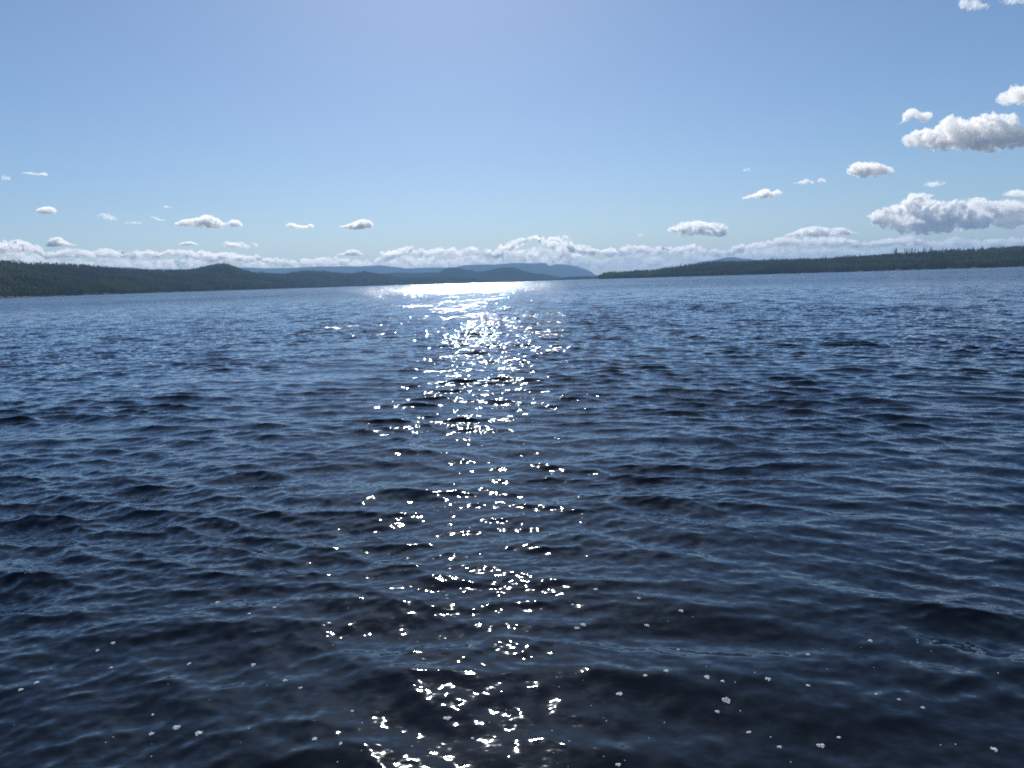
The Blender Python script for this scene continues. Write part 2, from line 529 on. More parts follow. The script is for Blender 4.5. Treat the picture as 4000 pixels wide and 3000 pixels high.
def terrain_z(L, ci, t):
    """height of a land at column index ci (float) and run fraction t"""
    c = np.clip(ci, 0, len(L['az']) - 1.001); i = c.astype(int); f = c - i
    ti = np.interp(t, L['t'], np.arange(len(L['t']))); ti = np.clip(ti, 0, len(L['t']) - 1.001); j = ti.astype(int); g = ti - j
    H = L['H']
    z = (H[j, i] * (1 - f) + H[j, i + 1] * f) * (1 - g) + (H[j + 1, i] * (1 - f) + H[j + 1, i + 1] * f) * g
    idx = np.arange(len(L['az']))
    az = np.interp(c, idx, L['az']); d0 = np.interp(c, idx, L['D0']); d1 = np.interp(c, idx, L['D1'])
    d = d0 + (d1 - d0) * t
    return d * np.sin(az), d * np.cos(az), z, np.interp(c, idx, L['px']), d


def wood_points(L, n, seed, tmax=1.06, skip=None):
    r_ = np.random.default_rng(seed)
    nc = len(L['az'])
    ci = r_.uniform(0, nc - 1, n)
    t = r_.uniform(0.0, 1.0, n) ** 1.25 * tmax
    # a dense edge of trees along the shore
    m = n // 7
    t[:m] = r_.uniform(0.002, 0.02, m)
    x, y, z, px, d = terrain_z(L, ci, t)
    patch = fbm2(x / 170.0, y / 170.0, seed + 3, 3)
    kind = r_.integers(0, 3, n)
    pine = r_.random(n) < 0.35 + 0.5 * patch; kind[pine] = r_.integers(3, 5, n)[pine]
    bir = r_.random(n) < np.where(t < 0.03, 0.16, 0.05 + 0.25 * np.clip(patch, 0, 1)); kind[bir] = 5
    sc = r_.uniform(0.55, 1.15, n) * (1 + 0.35 * np.clip(-patch, -0.5, 0.5))
    keep = np.ones(n, bool) if skip is None else ~skip(px, t, r_)
    return np.stack([x, y, z - 0.3], -1)[keep], kind[keep], sc[keep], px[keep], t[keep]


# single trees: the nearest of the shore edge, and those one can tell apart on the skyline
def place_tree(var, loc, s, rz, label, group):
    kind, cm, tm, h = VARS[var]
    e = bpy.data.objects.new(kind, None); link(e)
    e.location = loc; e.scale = (s, s, s); e.rotation_euler = (0, 0, rz); e.empty_display_size = 2
    tag(e, label, 'tree', group)
    link(bpy.data.objects.new('crown', cm), e); link(bpy.data.objects.new('trunk', tm), e)
    return e


VAR_OBJ = {}
KNAME = {'spruce_tree': 'spruce', 'pine_tree': 'pine', 'birch_tree': 'birch'}
TREES = []
def make_trees(L, pts, kinds, scs, pxs, labeler, group):
    for p, k, s, x in zip(pts, kinds, scs, pxs):
        e = place_tree(int(k), p, float(s), random.uniform(0, 6.28), labeler(int(k), x), group)
        TREES.append(e)
        if int(k) not in VAR_OBJ: VAR_OBJ[int(k)] = [c for c in e.children]


def edge_label(k, x):
    seg = 'left of' if x < 500 else ('below' if x < 1050 else 'right of')
    kind = ['slender dark spruce', 'tall narrow spruce', 'short broad spruce', 'round topped pine', 'bare stemmed tall pine', 'low light green birch'][k]
    where = ('at the left picture edge' if x < 170 else 'below the high left ridge' if x < 350 else 'below the end of the high left ridge' if x < 520 else
             'below the left ridge saddle' if x < 700 else 'left of the knobbed hill foot' if x < 820 else 'straight below the hill knob' if x < 930 else 'right of the hill knob')
    return kind + ' in shore row ' + where


n_edge = 215
ci = np.sort(rng.uniform(int(700 * 395 / 2600), int(700 * 1050 / 2600), n_edge))
tt = rng.uniform(0.001, 0.010, n_edge)
x, y, z, px, d = terrain_z(LA, ci, tt)
kk = rng.choice([0, 1, 2, 3, 4, 5], n_edge, p=[.24, .22, .14, .16, .12, .12])
make_trees(LA, np.stack([x, y, z - 0.3], -1), kk, rng.uniform(0.7, 1.2, n_edge), px, edge_label,
           'conifers along the front of the left wooded shore')

SKY_TREES = [  # photo x, kind, height in photo px, label
    (2660, 0, 15, 'lone spruce standing up from the lower slope of the right headland, nearest its tip'),
    (2588, 1, 11, 'small spruce on the first step of the right headland skyline'),
    (3211, 1, 18, 'narrow dark spruce, left one of the pair on the right skyline before the clearing'),
    (3222, 0, 16, 'dark spruce, right one of the pair on the right skyline before the clearing'),
    (3308, 0, 16, 'single spruce on the right skyline at the left edge of the clearing'),
    (3285, 4, 10, 'small thin pine just left of the single spruce by the skyline clearing'),
    (3320, 4, 15, 'bare thin pine right of the single spruce on the skyline clearing'),
    (3355, 4, 15, 'bare thin pine alone in the middle of the skyline clearing'),
    (3497, 2, 26, 'tallest broad dark spruce on the right skyline, right of the clearing'),
    (3488, 4, 18, 'pine hugging the left side of the tallest broad skyline spruce'),
    (3531, 4, 20, 'first of the bare stemmed pines right of the tallest skyline spruce'),
    (3539, 3, 18, 'second of the bare stemmed pines right of the tallest skyline spruce'),
    (3548, 4, 18, 'third of the bare stemmed pines right of the tallest skyline spruce'),
    (3558, 3, 19, 'bushy topped pine closing the row of bare stemmed skyline pines'),
    (3571, 4, 17, 'thin pine in the gap after the row of bare stemmed skyline pines'),
    (3582, 4, 15, 'thin pine before the denser clump on the right skyline'),
    (3605, 3, 17, 'round topped pine opening the denser clump on the right skyline'),
    (3614, 0, 16, 'spruce within the denser clump on the right skyline'),
    (3632, 3, 16, 'pine at the right end of the denser clump on the right skyline'),
    (3714, 1, 14, 'narrow spruce in the low skyline row between clump and lone pine'),
    (3740, 4, 12, 'thin bare pine in the low skyline row left of the lone pine'),
    (3760, 4, 12, 'second thin bare pine in the low skyline row left of the lone pine'),
    (3832, 3, 15, 'lone round topped pine standing clear on the far right skyline'),
    (3866, 3, 8, 'small pine on the skyline just right of the lone round topped pine'),
    (425, 0, 10, 'spruce tip standing up at the end of the high left ridge'),
    (82, 0, 10, 'spruce tip standing above the left ridge near the picture edge'),
]
for X_, k, hp, lab in SKY_TREES:
    L = LG if X_ > 2300 else LA
    c = np.interp(X_, L['px'], np.arange(len(L['px'])))
    x, y, z, px, d = terrain_z(L, np.array([c]), np.array([1.0]))
    extra = 8.0 if L is LA else float(interp([(3240, 8), (3300, 0.5), (3470, 0.5), (3520, 3), (3860, 4), (3900, 8)], X_))
    s = (hp / FPX * d[0] + extra) / VARS[k][3]
    e = place_tree(k, (x[0], y[0], z[0] - 0.3), s, random.uniform(0, 6), lab, 'trees one can tell apart on the skyline')
n_edge2 = 55
ci = np.sort(rng.uniform(3, 170, n_edge2))
x, y, z, px, d = terrain_z(LG, ci, rng.uniform(0.004, 0.03, n_edge2))
kk = rng.choice([0, 1, 2, 3], n_edge2, p=[.35, .3, .2, .15])
def tip_label(k, x):
    return {0: 'slender spruce on the low tip of the right headland', 1: 'tall narrow spruce on the low tip of the right headland',
            2: 'short broad spruce on the low tip of the right headland', 3: 'pine on the low tip of the right headland'}[k]
make_trees(LG, np.stack([x, y, z - 0.3], -1), kk, rng.uniform(0.7, 1.1, n_edge2), px, tip_label, 'conifers on the tip of the right headland')


def scatter_wood(name, pts, kinds, scs, label):
    me = bpy.data.meshes.new(name)
    me.vertices.add(len(pts)); me.vertices.foreach_set('co', np.asarray(pts, np.float32).ravel())
    a = me.attributes.new('kind_index', 'INT', 'POINT'); a.data.foreach_set('value', kinds.astype(np.int32))
    a = me.attributes.new('size', 'FLOAT', 'POINT'); a.data.foreach_set('value', scs.astype(np.float32))
    a = me.attributes.new('turn', 'FLOAT', 'POINT'); a.data.foreach_set('value', rng.uniform(0, 6.28, len(pts)).astype(np.float32))
    o = link(bpy.data.objects.new(name, me))
    tag(o, label, 'forest', kind='stuff')
    g = bpy.data.node_groups.new('wood_scatter', 'GeometryNodeTree')
    g.interface.new_socket('Geometry', in_out='INPUT', socket_type='NodeSocketGeometry')
    g.interface.new_socket('Geometry', in_out='OUTPUT', socket_type='NodeSocketGeometry')
    gi = g.nodes.new('NodeGroupInput'); go = g.nodes.new('NodeGroupOutput')
    allj = g.nodes.new('GeometryNodeJoinGeometry')
    for k in reversed(range(6)):
        j = g.nodes.new('GeometryNodeJoinGeometry')
        for ch in VAR_OBJ[k]:
            oi = g.nodes.new('GeometryNodeObjectInfo'); oi.inputs['Object'].default_value = ch
            oi.transform_space = 'ORIGINAL'
            g.links.new(oi.outputs['Geometry'], j.inputs[0])
        gi2 = g.nodes.new('GeometryNodeGeometryToInstance')
        g.links.new(j.outputs[0], gi2.inputs[0]); g.links.new(gi2.outputs[0], allj.inputs[0])
    m2p = g.nodes.new('GeometryNodeMeshToPoints')
    g.links.new(gi.outputs[0], m2p.inputs[0])
    ip = g.nodes.new('GeometryNodeInstanceOnPoints')
    g.links.new(m2p.outputs[0], ip.inputs['Points']); g.links.new(allj.outputs[0], ip.inputs['Instance'])
    ip.inputs['Pick Instance'].default_value = True
    def na(nm, ty):
        n = g.nodes.new('GeometryNodeInputNamedAttribute'); n.data_type = ty; n.inputs[0].default_value = nm
        return n.outputs[0]
    g.links.new(na('kind_index', 'INT'), ip.inputs['Instance Index'])
    cx = g.nodes.new('ShaderNodeCombineXYZ'); g.links.new(na('turn', 'FLOAT'), cx.inputs[2])
    g.links.new(cx.outputs[0], ip.inputs['Rotation'])
    g.links.new(na('size', 'FLOAT'), ip.inputs['Scale'])
    g.links.new(ip.outputs[0], go.inputs[0])
    md = o.modifiers.new('scatter', 'NODES'); md.node_group = g
    return o


def skipA(px, t, r_):
    return (t < 0.02) & (px < 1050) & (r_.random(len(px)) < 0.5)
def skipG(px, t, r_):      # the clearing on the right skyline
    return (t > 0.80) & (px > 3250) & (px < 3860) & (r_.random(len(px)) < np.where((px > 3300) & (px < 3480), 0.97, 0.85))
P = wood_points(LA, 60000, 31, skip=skipA)
scatter_wood('forest', P[0], P[1], P[2], 'dense dark conifer forest covering the left hills down to the shore')
P = wood_points(LG, 30000, 37, skip=skipG)
scatter_wood('forest', P[0], P[1], P[2], 'mixed green forest covering the low headland on the right')

# ------------------------------------------------------------------ haze
def build_haze():
    m, t, out = material('air_haze')
    pv = N(t, 'ShaderNodeVolumePrincipled')
    pv.inputs['Color'].default_value = (0.36, 0.62, 0.97, 1)
    pv.inputs['Density'].default_value = 7.0e-5
    pv.inputs['Anisotropy'].default_value = 0.05
    t.links.new(pv.outputs[0], out.inputs['Volume'])
    B = 21500.0
    z0, z1 = -2.5, 460.0
    V = [(sx * B, sy * B, zz) for zz in (z0, z1) for sx, sy in ((-1, -1), (1, -1), (1, 1), (-1, 1))]
    F = [(0, 3, 2, 1), (4, 5, 6, 7), (0, 1, 5, 4), (1, 2, 6, 5), (2, 3, 7, 6), (3, 0, 4, 7)]
    o = link(bpy.data.objects.new('haze', mesh_np('haze', V, F, m)))
    tag(o, 'thin blue summer haze lying over the lake and the far hills', 'haze', kind='stuff')
build_haze()


# ------------------------------------------------------------------ clouds
CLOUD_MATS = {}
def cloud_material(dens, wisp=0, g=0.5):
    key = (round(dens, 6), round(wisp), g)
    if key not in CLOUD_MATS:
        m, t, out = material('cloud_vapour')
        pv = N(t, 'ShaderNodeVolumePrincipled')
        pv.inputs['Color'].default_value = (1, 1, 1, 1)
        pv.inputs['Density'].default_value = dens
        pv.inputs['Anisotropy'].default_value = g
        if wisp:
            geo = N(t, 'ShaderNodeNewGeometry')
            nz = N(t, 'ShaderNodeTexNoise'); nz.inputs['Scale'].default_value = 1.0 / wisp; nz.inputs['Detail'].default_value = 3
            nz.inputs['Roughness'].default_value = 0.6
            t.links.new(geo.outputs['Position'], nz.inputs['Vector'])
            mr = N(t, 'ShaderNodeMapRange'); mr.inputs[1].default_value = 0.44; mr.inputs[2].default_value = 0.58
            mr.inputs[3].default_value = 0.0; mr.inputs[4].default_value = dens * 2.6
            t.links.new(nz.outputs[0], mr.inputs[0]); t.links.new(mr.outputs[0], pv.inputs['Density'])
            m.cycles.volume_step_rate = 0.16
        t.links.new(pv.outputs[0], out.inputs['Volume'])
        CLOUD_MATS[key] = m
    return CLOUD_MATS[key]


ICO = None
def ico():
    global ICO
    if ICO is None:
        b = bmesh.new(); bmesh.ops.create_icosphere(b, subdivisions=2, radius=1.0)
        ICO = (np.array([v.co[:] for v in b.verts]), np.array([[v.index for v in f.verts] for f in b.faces]))
        b.free()
    return ICO


def cloud_tex(size, depth=3):
    nm = 'billows_%d' % int(size)
    t = bpy.data.textures.get(nm)
    if t is None:
        t = bpy.data.textures.new(nm, 'CLOUDS'); t.noise_scale = size; t.noise_depth = depth; t.noise_type = 'SOFT_NOISE'
    return t


def cloud(label, top, base, dist, dens_k=9.0, group=None, seed=0, depth=0.8, vox_px=2.6, puff=1.0, ragged=1.0):
    """top: outline of the cloud's upper edge as photo points; base: photo y of its underside (number or points)"""
    r_ = random.Random(seed * 31 + 5)
    x0, x1 = top[0][0], top[-1][0]
    m_px = dist / FPX                       # metres per photo pixel at that distance
    vox = (vox_px if dens_k > 2.6 else 1.5) * m_px
    sph = []
    def bs(x): return float(interp(base, x)) if isinstance(base, list) else float(base)
    x = x0
    thin = dens_k < 2.6
    if thin: ragged = 1.8
    while x <= x1:
        ty = float(interp(top, x)); by = bs(x)
        h = max(by - ty, 2.5)
        rmax = min(h * 0.5, 26 * puff)
        n = max(1, int(round(h / rmax * 0.9)))
        for q in range(n + 1):
            rr = rmax * (r_.uniform(0.62, 1.0) if group == G1 else r_.uniform(0.35, 1.0))
            if (group != G1 and r_.random() < 0.15) or (thin and r_.random() < 0.35): continue
            if thin: rr *= r_.uniform(0.45, 1.0)
            f = q / n
            cyy = by - rr * 0.8 - f * max(h - 1.75 * rr, 0)
            half = depth * (x1 - x0) * 0.5 if (x1 - x0) < 300 else depth * 120
            edge = min((x - x0), (x1 - x)) / max(1.0, 0.5 * (x1 - x0))
            dz = r_.uniform(-1, 1) * half * min(1, edge * 1.6) * (1 - 0.5 * f)
            sph.append((x + r_.uniform(-.3, .3) * rr, cyy, rr, dz))
        x += max(1.5, rmax * 0.62)
    V, F = [], []
    iv, jf = ico()
    az0, _ = azel((x0 + x1) / 2, bs((x0 + x1) / 2))
    for (sx, sy, rr, dz) in sph:
        a, e = azel(sx, sy)
        D = dist + dz * m_px
        # metres per pixel grow away from the picture's middle
        c = np.array([D * math.sin(a), D * math.cos(a), D * math.tan(e)])
        R_ = rr * m_px
        V.append(iv * np.array([R_ * 1.12, R_ * 1.12, R_ * 0.95]) + c); F.append(jf + len(V[:-1]) * len(iv))
    if not V: return
    V = np.vstack(V); F = np.vstack(F)
    org = np.array([dist * math.sin(az0), dist * math.cos(az0), 0.0]); org[2] = V[:, 2].min()
    hgt = V[:, 2].max() - V[:, 2].min()
    hm = np.median([q[2] for q in sph]) * m_px * 2
    me = mesh_np('cloud', V - org, F, None)
    o = link(bpy.data.objects.new('cloud', me)); o.location = org
    rm = o.modifiers.new('puffs', 'REMESH'); rm.mode = 'VOXEL'; rm.voxel_size = vox; rm.use_smooth_shade = True
    for sc_, st in (((0.9, 0.75), (0.35, 0.5), (0.15, 0.3)) if group == G1 else ((2.2, 1.1), (0.9, 0.9), (0.35, 0.5), (0.16, 0.2))):
        size = hm * sc_
        if size < vox * 1.2: continue
        d = o.modifiers.new('billow', 'DISPLACE'); d.texture = cloud_tex(size, 2); d.texture_coords = 'GLOBAL'
        d.strength = hm * st * ragged; d.mid_level = 0.55; d.direction = 'NORMAL'
    me.materials.append(cloud_material(dens_k * (0.26 if group == G1 else 0.45) / hm, hm * 0.40 if group == G1 else 0, 0.55 if group == G1 else 0.72))
    tag(o, label, 'cloud', group)
    return o


G1 = 'small cumulus clouds scattered over the lake'
G2 = 'long bank of cumulus along the horizon'
cloud('largest white cumulus in the clear upper right sky, cut by the picture edge',
      [(3535, 545), (3560, 520), (3610, 505), (3660, 510), (3680, 480), (3705, 456), (3740, 465), (3790, 470), (3830, 450), (3866, 438), (3890, 452), (3935, 455), (3960, 475), (4000, 490), (4060, 510)],
      [(3535, 560), (3640, 580), (3700, 582), (3780, 570), (3860, 592), (3900, 575), (3990, 565), (4060, 560)], 7000, 9, G1, 1)
cloud('thin ragged wisp floating just above the largest right cumulus',
      [(3500, 488), (3525, 470), (3542, 426), (3560, 424), (3600, 440), (3620, 434), (3645, 446)], [(3500, 492), (3525, 480), (3560, 460), (3600, 480), (3645, 465)], 7000, 1.3, G1, 2)
cloud('half visible white cloud entering from the right edge above the largest cumulus',
      [(3902, 390), (3925, 360), (3960, 340), (3990, 325), (4040, 320), (4090, 330)], [(3902, 398), (3950, 400), (4000, 405), (4090, 400)], 6500, 4, G1, 3)
cloud('faint cloud patch at the very top near the right corner',
      [(3742, 8), (3770, -10), (3800, -8), (3830, 8), (3868, 18)], [(3742, 20), (3790, 36), (3868, 30)], 4800, 1.3, G1, 4)
cloud('faint cloud patch in the top right corner', [(3905, -15), (3950, -25), (4030, -20)], [(3905, 5), (4030, 16)], 4800, 1.2, G1, 5)
cloud('flat oblong white cloud below and left of the largest cumulus',
      [(3322, 655), (3340, 636), (3380, 637), (3430, 636), (3460, 645), (3488, 660)], [(3322, 662), (3350, 688), (3400, 684), (3470, 678), (3488, 665)], 9500, 7, G1, 6)
cloud('small white cloud with a curled right tail, middle right of the sky',
      [(2902, 768), (2925, 762), (2955, 752), (2985, 736), (3005, 745), (3022, 752), (3035, 738), (3052, 750)], [(2902, 778), (2950, 770), (2965, 776), (3010, 768), (3052, 762)], 12500, 4, G1, 7)
cloud('tiny cloud, left one of two specks under the flat oblong cloud', [(3100, 712), (3130, 705), (3148, 698), (3165, 704), (3180, 708)], 718, 11500, 2.2, G1, 8)
cloud('tiny cloud, right one of two specks under the flat oblong cloud', [(3192, 702), (3205, 694), (3220, 700), (3232, 708)], 711, 11500, 2.5, G1, 9)
cloud('small faint cloud between the flat oblong cloud and the dark based heap',
      [(3610, 716), (3630, 708), (3648, 701), (3662, 706), (3690, 710)], [(3610, 726), (3640, 728), (3690, 722)], 11000, 1.8, G1, 10)
cloud('barely visible speck of cloud high over the right headland', [(2905, 660), (2920, 653), (2932, 662)], 668, 11500, 1.2, G1, 11)
cloud('low wide cumulus with two knobs standing over the tip of the right headland',
      [(2606, 892), (2640, 880), (2680, 864), (2700, 870), (2722, 860), (2752, 862), (2775, 878), (2790, 866), (2806, 862), (2820, 872), (2844, 888)],
      [(2606, 902), (2700, 918), (2760, 918), (2815, 920), (2844, 896)], 18000, 8, G1, 12)
cloud('little tattered cloud hanging under the low wide cumulus', [(2650, 918), (2668, 914), (2685, 922)], 926, 18000, 1.5, G1, 13)
cloud('speck of cloud above the gap in the hills', [(2490, 916), (2505, 911), (2515, 920)], 924, 19000, 1.5, G1, 14)
cloud('isolated white cloud with a high right shoulder over the middle of the far ridge',
      [(1328, 880), (1350, 878), (1372, 872), (1395, 862), (1420, 855), (1440, 860), (1457, 878)], [(1328, 886), (1370, 896), (1440, 892), (1457, 886)], 18500, 6.5, G1, 15)
cloud('flat ragged cloud left of the isolated one with the high shoulder', [(1115, 878), (1135, 868), (1165, 878), (1190, 882), (1215, 872), (1225, 886)], [(1115, 886), (1160, 894), (1225, 892)], 18500, 4, G1, 16)
cloud('widest of the small clouds on the left, humped in its middle',
      [(685, 868), (715, 858), (750, 852), (780, 852), (800, 840), (825, 842), (850, 858), (882, 870)], [(685, 878), (720, 882), (790, 886), (850, 890), (882, 878)], 18000, 6, G1, 17)
cloud('small round companion touching the right end of the humped left cloud', [(888, 870), (905, 858), (930, 858), (950, 878)], [(888, 880), (950, 886)], 18000, 5, G1, 18)
cloud('thin pale smear of cloud left of the humped cloud', [(378, 838), (405, 831), (430, 838), (458, 850)], [(378, 842), (420, 858), (458, 862)], 18500, 1.6, G1, 19)
cloud('two joined faint flecks between the pale smear and the humped cloud', [(488, 868), (512, 866), (530, 864), (556, 866)], 874, 18500, 1.2, G1, 20)
cloud('faint slanting fleck above the humped cloud left side', [(592, 842), (606, 846), (625, 855), (655, 860)], [(592, 850), (620, 862), (655, 864)], 18500, 1.2, G1, 21)
cloud('small dense white cloud alone near the left edge', [(145, 825), (160, 812), (185, 806), (205, 810), (217, 826)], [(145, 832), (190, 836), (217, 832)], 16500, 6, G1, 22)
cloud('thin streak of cloud highest on the left side', [(85, 672), (120, 671), (150, 678), (175, 672), (188, 685)], [(85, 676), (130, 682), (188, 688)], 11500, 1.3, G1, 23)
cloud('faint scrap of cloud at the left edge beside the thin streak', [(12, 686), (25, 682), (40, 694)], 702, 11500, 1.2, G1, 24)
cloud('small pointed cloud with a trailing end just above the left end of the bank',
      [(182, 960), (205, 932), (225, 926), (248, 938), (275, 950), (305, 956)], [(182, 964), (240, 958), (305, 960)], 24000, 3, G1, 25)
cloud('small flat cloud directly over the dip of the left ridge', [(700, 948), (725, 944), (745, 942), (778, 955)], 958, 24000, 4, G1, 26)
cloud('white wedge shaped cloud over the knob of the left hill', [(875, 955), (886, 940), (905, 947), (940, 946), (978, 962)], [(875, 962), (925, 966), (978, 970)], 24000, 5, G1, 27)
cloud('small thorn shaped scrap right of the white wedge cloud', [(986, 952), (994, 944), (1014, 962)], 964, 24000, 2.5, G1, 28)
cloud('low tufted cloud just over the bank above the far ridge left part', [(1315, 990), (1350, 985), (1362, 974), (1392, 974), (1420, 994)], 998, 26000, 4, G1, 29)
cloud('faint fleck high over the small flat left cloud', [(640, 806), (655, 802), (672, 808)], 812, 18500, 0.9, G1, 30)
# the heap on the right with the grey blue shaded middle
cloud('big cumulus heap at the right with a dark grey blue underside',
      [(3400, 840), (3440, 822), (3475, 805), (3530, 795), (3545, 770), (3590, 760), (3625, 765), (3650, 790), (3700, 786), (3735, 785), (3765, 800), (3790, 812), (3850, 830)],
      [(3400, 850), (3440, 880), (3500, 895), (3600, 905), (3720, 900), (3850, 880)], 11000, 14, G1, 40, depth=1.4)
cloud('pale rolling cloud joined to the right side of the big dark based heap',
      [(3740, 815), (3790, 778), (3840, 778), (3890, 790), (3950, 785), (4000, 790), (4080, 780)], [(3740, 850), (3850, 865), (3950, 880), (4080, 870)], 12500, 9, G1, 41, depth=1.2)
cloud('soft cloud tuft above the pale rolling cloud at the right edge', [(3918, 755), (3945, 745), (3965, 740), (4000, 745), (4060, 745)], [(3918, 764), (3970, 765), (4060, 775)], 12500, 3, G1, 42)
cloud('long white cloud raft under the big heap over the right headland', [(3060, 918), (3100, 905), (3130, 892), (3165, 885), (3200, 884), (3240, 894), (3290, 886), (3320, 900), (3352, 908)], [(3060, 925), (3200, 922), (3352, 915)], 22000, 6, G1, 43)
BANK = [(-60, 940), (0, 945), (60, 936), (110, 944), (150, 955), (175, 978), (200, 975), (294, 969), (350, 980), (430, 975), (500, 982), (560, 975), (600, 983), (660, 972), (740, 977), (830, 982), (900, 985),
        (975, 996), (1010, 990), (1060, 1005), (1150, 1015), (1220, 1010), (1270, 1003), (1330, 1005), (1400, 1010), (1450, 1020), (1482, 1002), (1500, 982), (1550, 978), (1570, 962),
        (1600, 957), (1640, 966), (1660, 975), (1700, 972), (1760, 966), (1800, 970), (1850, 963), (1900, 970), (1930, 985), (1955, 962), (1980, 945), (2000, 945), (2035, 932), (2060, 928),
        (2095, 914), (2130, 925), (2160, 930), (2195, 915), (2225, 925), (2235, 950), (2280, 957), (2320, 970), (2370, 970), (2440, 960), (2520, 958), (2600, 962), (2650, 965), (2700, 950),
        (2760, 965), (2830, 975), (2880, 958), (2950, 945), (3000, 935), (3060, 930), (3130, 928), (3200, 925), (3290, 930), (3350, 938), (3420, 940), (3480, 927), (3560, 922), (3620, 935), (3650, 945),
        (3700, 932), (3760, 928), (3830, 940), (3900, 935), (4000, 918), (4080, 915)]
BASE = [(-60, 1052), (1000, 1058), (2000, 1052), (2300, 1052), (2600, 1040), (3000, 1016), (4080, 985)]
CUTS = [(-60, 180, 'left end of the horizon cloud bank, swelling at the picture edge'),
        (165, 620, 'even white stretch of the cloud bank behind the left wooded ridge'),
        (600, 1015, 'stretch of the cloud bank above the knob of the left hill'),
        (1000, 1470, 'lowest stretch of the cloud bank over the far blue ridge'),
        (1455, 1940, 'puffed stretch of the cloud bank above the bright glitter'),
        (1925, 2330, 'tallest towers of the cloud bank, over the highest far hills'),
        (2310, 2850, 'smooth stretch of the cloud bank over the gap beside the right headland'),
        (2830, 3420, 'cloud bank stretch over the middle of the right headland'),
        (3400, 4080, 'right end of the cloud bank over the tree tops of the right shore')]
for n_, (a_, b_, lab) in enumerate(CUTS):
    top = [(a_, float(interp(BANK, a_)) + 6)] + [p for p in BANK if a_ + 8 < p[0] < b_ - 8] + [(b_, float(interp(BANK, b_)) + 6)]
    base = [(x, float(interp(BANK, x)) + 34 + 22 * vnoise1(np.array([x / 90.0]), 5)[0]) for x in range(int(a_), int(b_) + 20, 20)]
    cloud(lab, top, base, 36000, 6, G2, 60 + n_, depth=0.9, puff=0.6, vox_px=2.0)
LOW = [(-60, 420, 'pale lower layer of cloud resting on the left ridge'), (380, 880, 'pale lower layer of cloud left of the knob of the left hill'),
       (960, 1420, 'pale lower layer of cloud lying on the far blue ridge'), (1440, 1990, 'pale lower layer of cloud above the glitter, under the puffed bank'),
       (1960, 2420, 'pale lower layer of cloud below the tallest bank towers'), (2400, 2960, 'pale lower layer of cloud beside the far right mountain'),
       (2940, 3560, 'pale lower layer of cloud over the clearing on the right ridge'), (3540, 4080, 'pale lower layer of cloud at the far right edge')]
for n_, (a_, b_, lab) in enumerate(LOW):
    xs = list(range(a_, b_ + 1, 18))
    top = [(x, float(interp(BANK, x)) + 46 - 12 + 26 * vnoise1(np.array([x / 60.0 + 9]), 6)[0]) for x in xs]
    base = [(x, max(float(interp(BASE, x)) + 6, dict(top)[x] + 10)) for x in xs]
    cloud(lab, top, base, 52000, 3, G2, 80 + n_, depth=0.8, puff=0.55, vox_px=2.0)

# ------------------------------------------------------------------ shore stones
M_STONE = foliage_material('pale_stone', (0.20, 0.19, 0.17), (0.42, 0.40, 0.37), 0.9, 0.6)
def stones(L, n, lo, hi, label):
    ci = rng.uniform(lo, hi, n)
    x, y, z, px, d = terrain_z(L, ci, rng.uniform(-0.012, 0.001, n))
    iv, jf = ico()
    V, F = [], []
    for i in range(n):
        q = rng.uniform(0.8, 2.0) * (1 + 1.5 * (rng.random() < 0.06))
        v = iv * np.array([q * rng.uniform(1, 2.2), q, q * 0.6]) * (1 + 0.25 * (rng.random((len(iv), 1)) - 0.5))
        F.append(jf + len(V) * len(iv)); V.append(v + np.array([x[i], y[i], 0.15]))
    o = link(bpy.data.objects.new('shore_stones', mesh_np('shore_stones', np.vstack(V), np.vstack(F), M_STONE)))
    tag(o, label, 'stones', kind='stuff')
stones(LA, 500, 60, 420, 'pale stones strewn along the foot of the left wooded shore')
stones(LG, 380, 5, 500, 'pale stones strewn along the foot of the right headland')

# ------------------------------------------------------------------ foam
M_FOAM, _t, _out = material('foam')
_p = N(_t, 'ShaderNodeBsdfPrincipled'); _p.inputs['Base Color'].default_value = (0.92, 0.94, 0.95, 1)
_p.inputs['Roughness'].default_value = 0.25; _p.inputs['Subsurface Weight'].default_value = 0.0
_tr = N(_t, 'ShaderNodeBsdfTranslucent'); _tr.inputs['Color'].default_value = (0.88, 0.92, 0.95, 1)
_mx = N(_t, 'ShaderNodeMixShader'); _mx.inputs[0].default_value = 0.7
_t.links.new(_p.outputs[0], _mx.inputs[1]); _t.links.new(_tr.outputs[0], _mx.inputs[2]); _t.links.new(_mx.outputs[0], _out.inputs['Surface'])
WX, WY, WZ, WR, WA = WG
_n = int(np.searchsorted(WR, 14.0))
WP = np.stack([WX[:_n].ravel(), WY[:_n].ravel(), WZ[:_n].ravel()], -1).astype(np.float32)
WD = WP - np.array([0, 0, CAM_H], np.float32); WDn = WD / np.linalg.norm(WD, axis=1, keepdims=True)
def hit_water(px, py):
    d = FV * FPX + RV * (px - 2000.0) + UV * (1500.0 - py); d = d / np.linalg.norm(d)
    dots = WDn @ d.astype(np.float32)
    c = np.argsort(-dots)[:12]
    c = c[np.argmin(np.linalg.norm(WD[c], axis=1))]
    return WP[c].astype(float), float(np.linalg.norm(WD[c]))
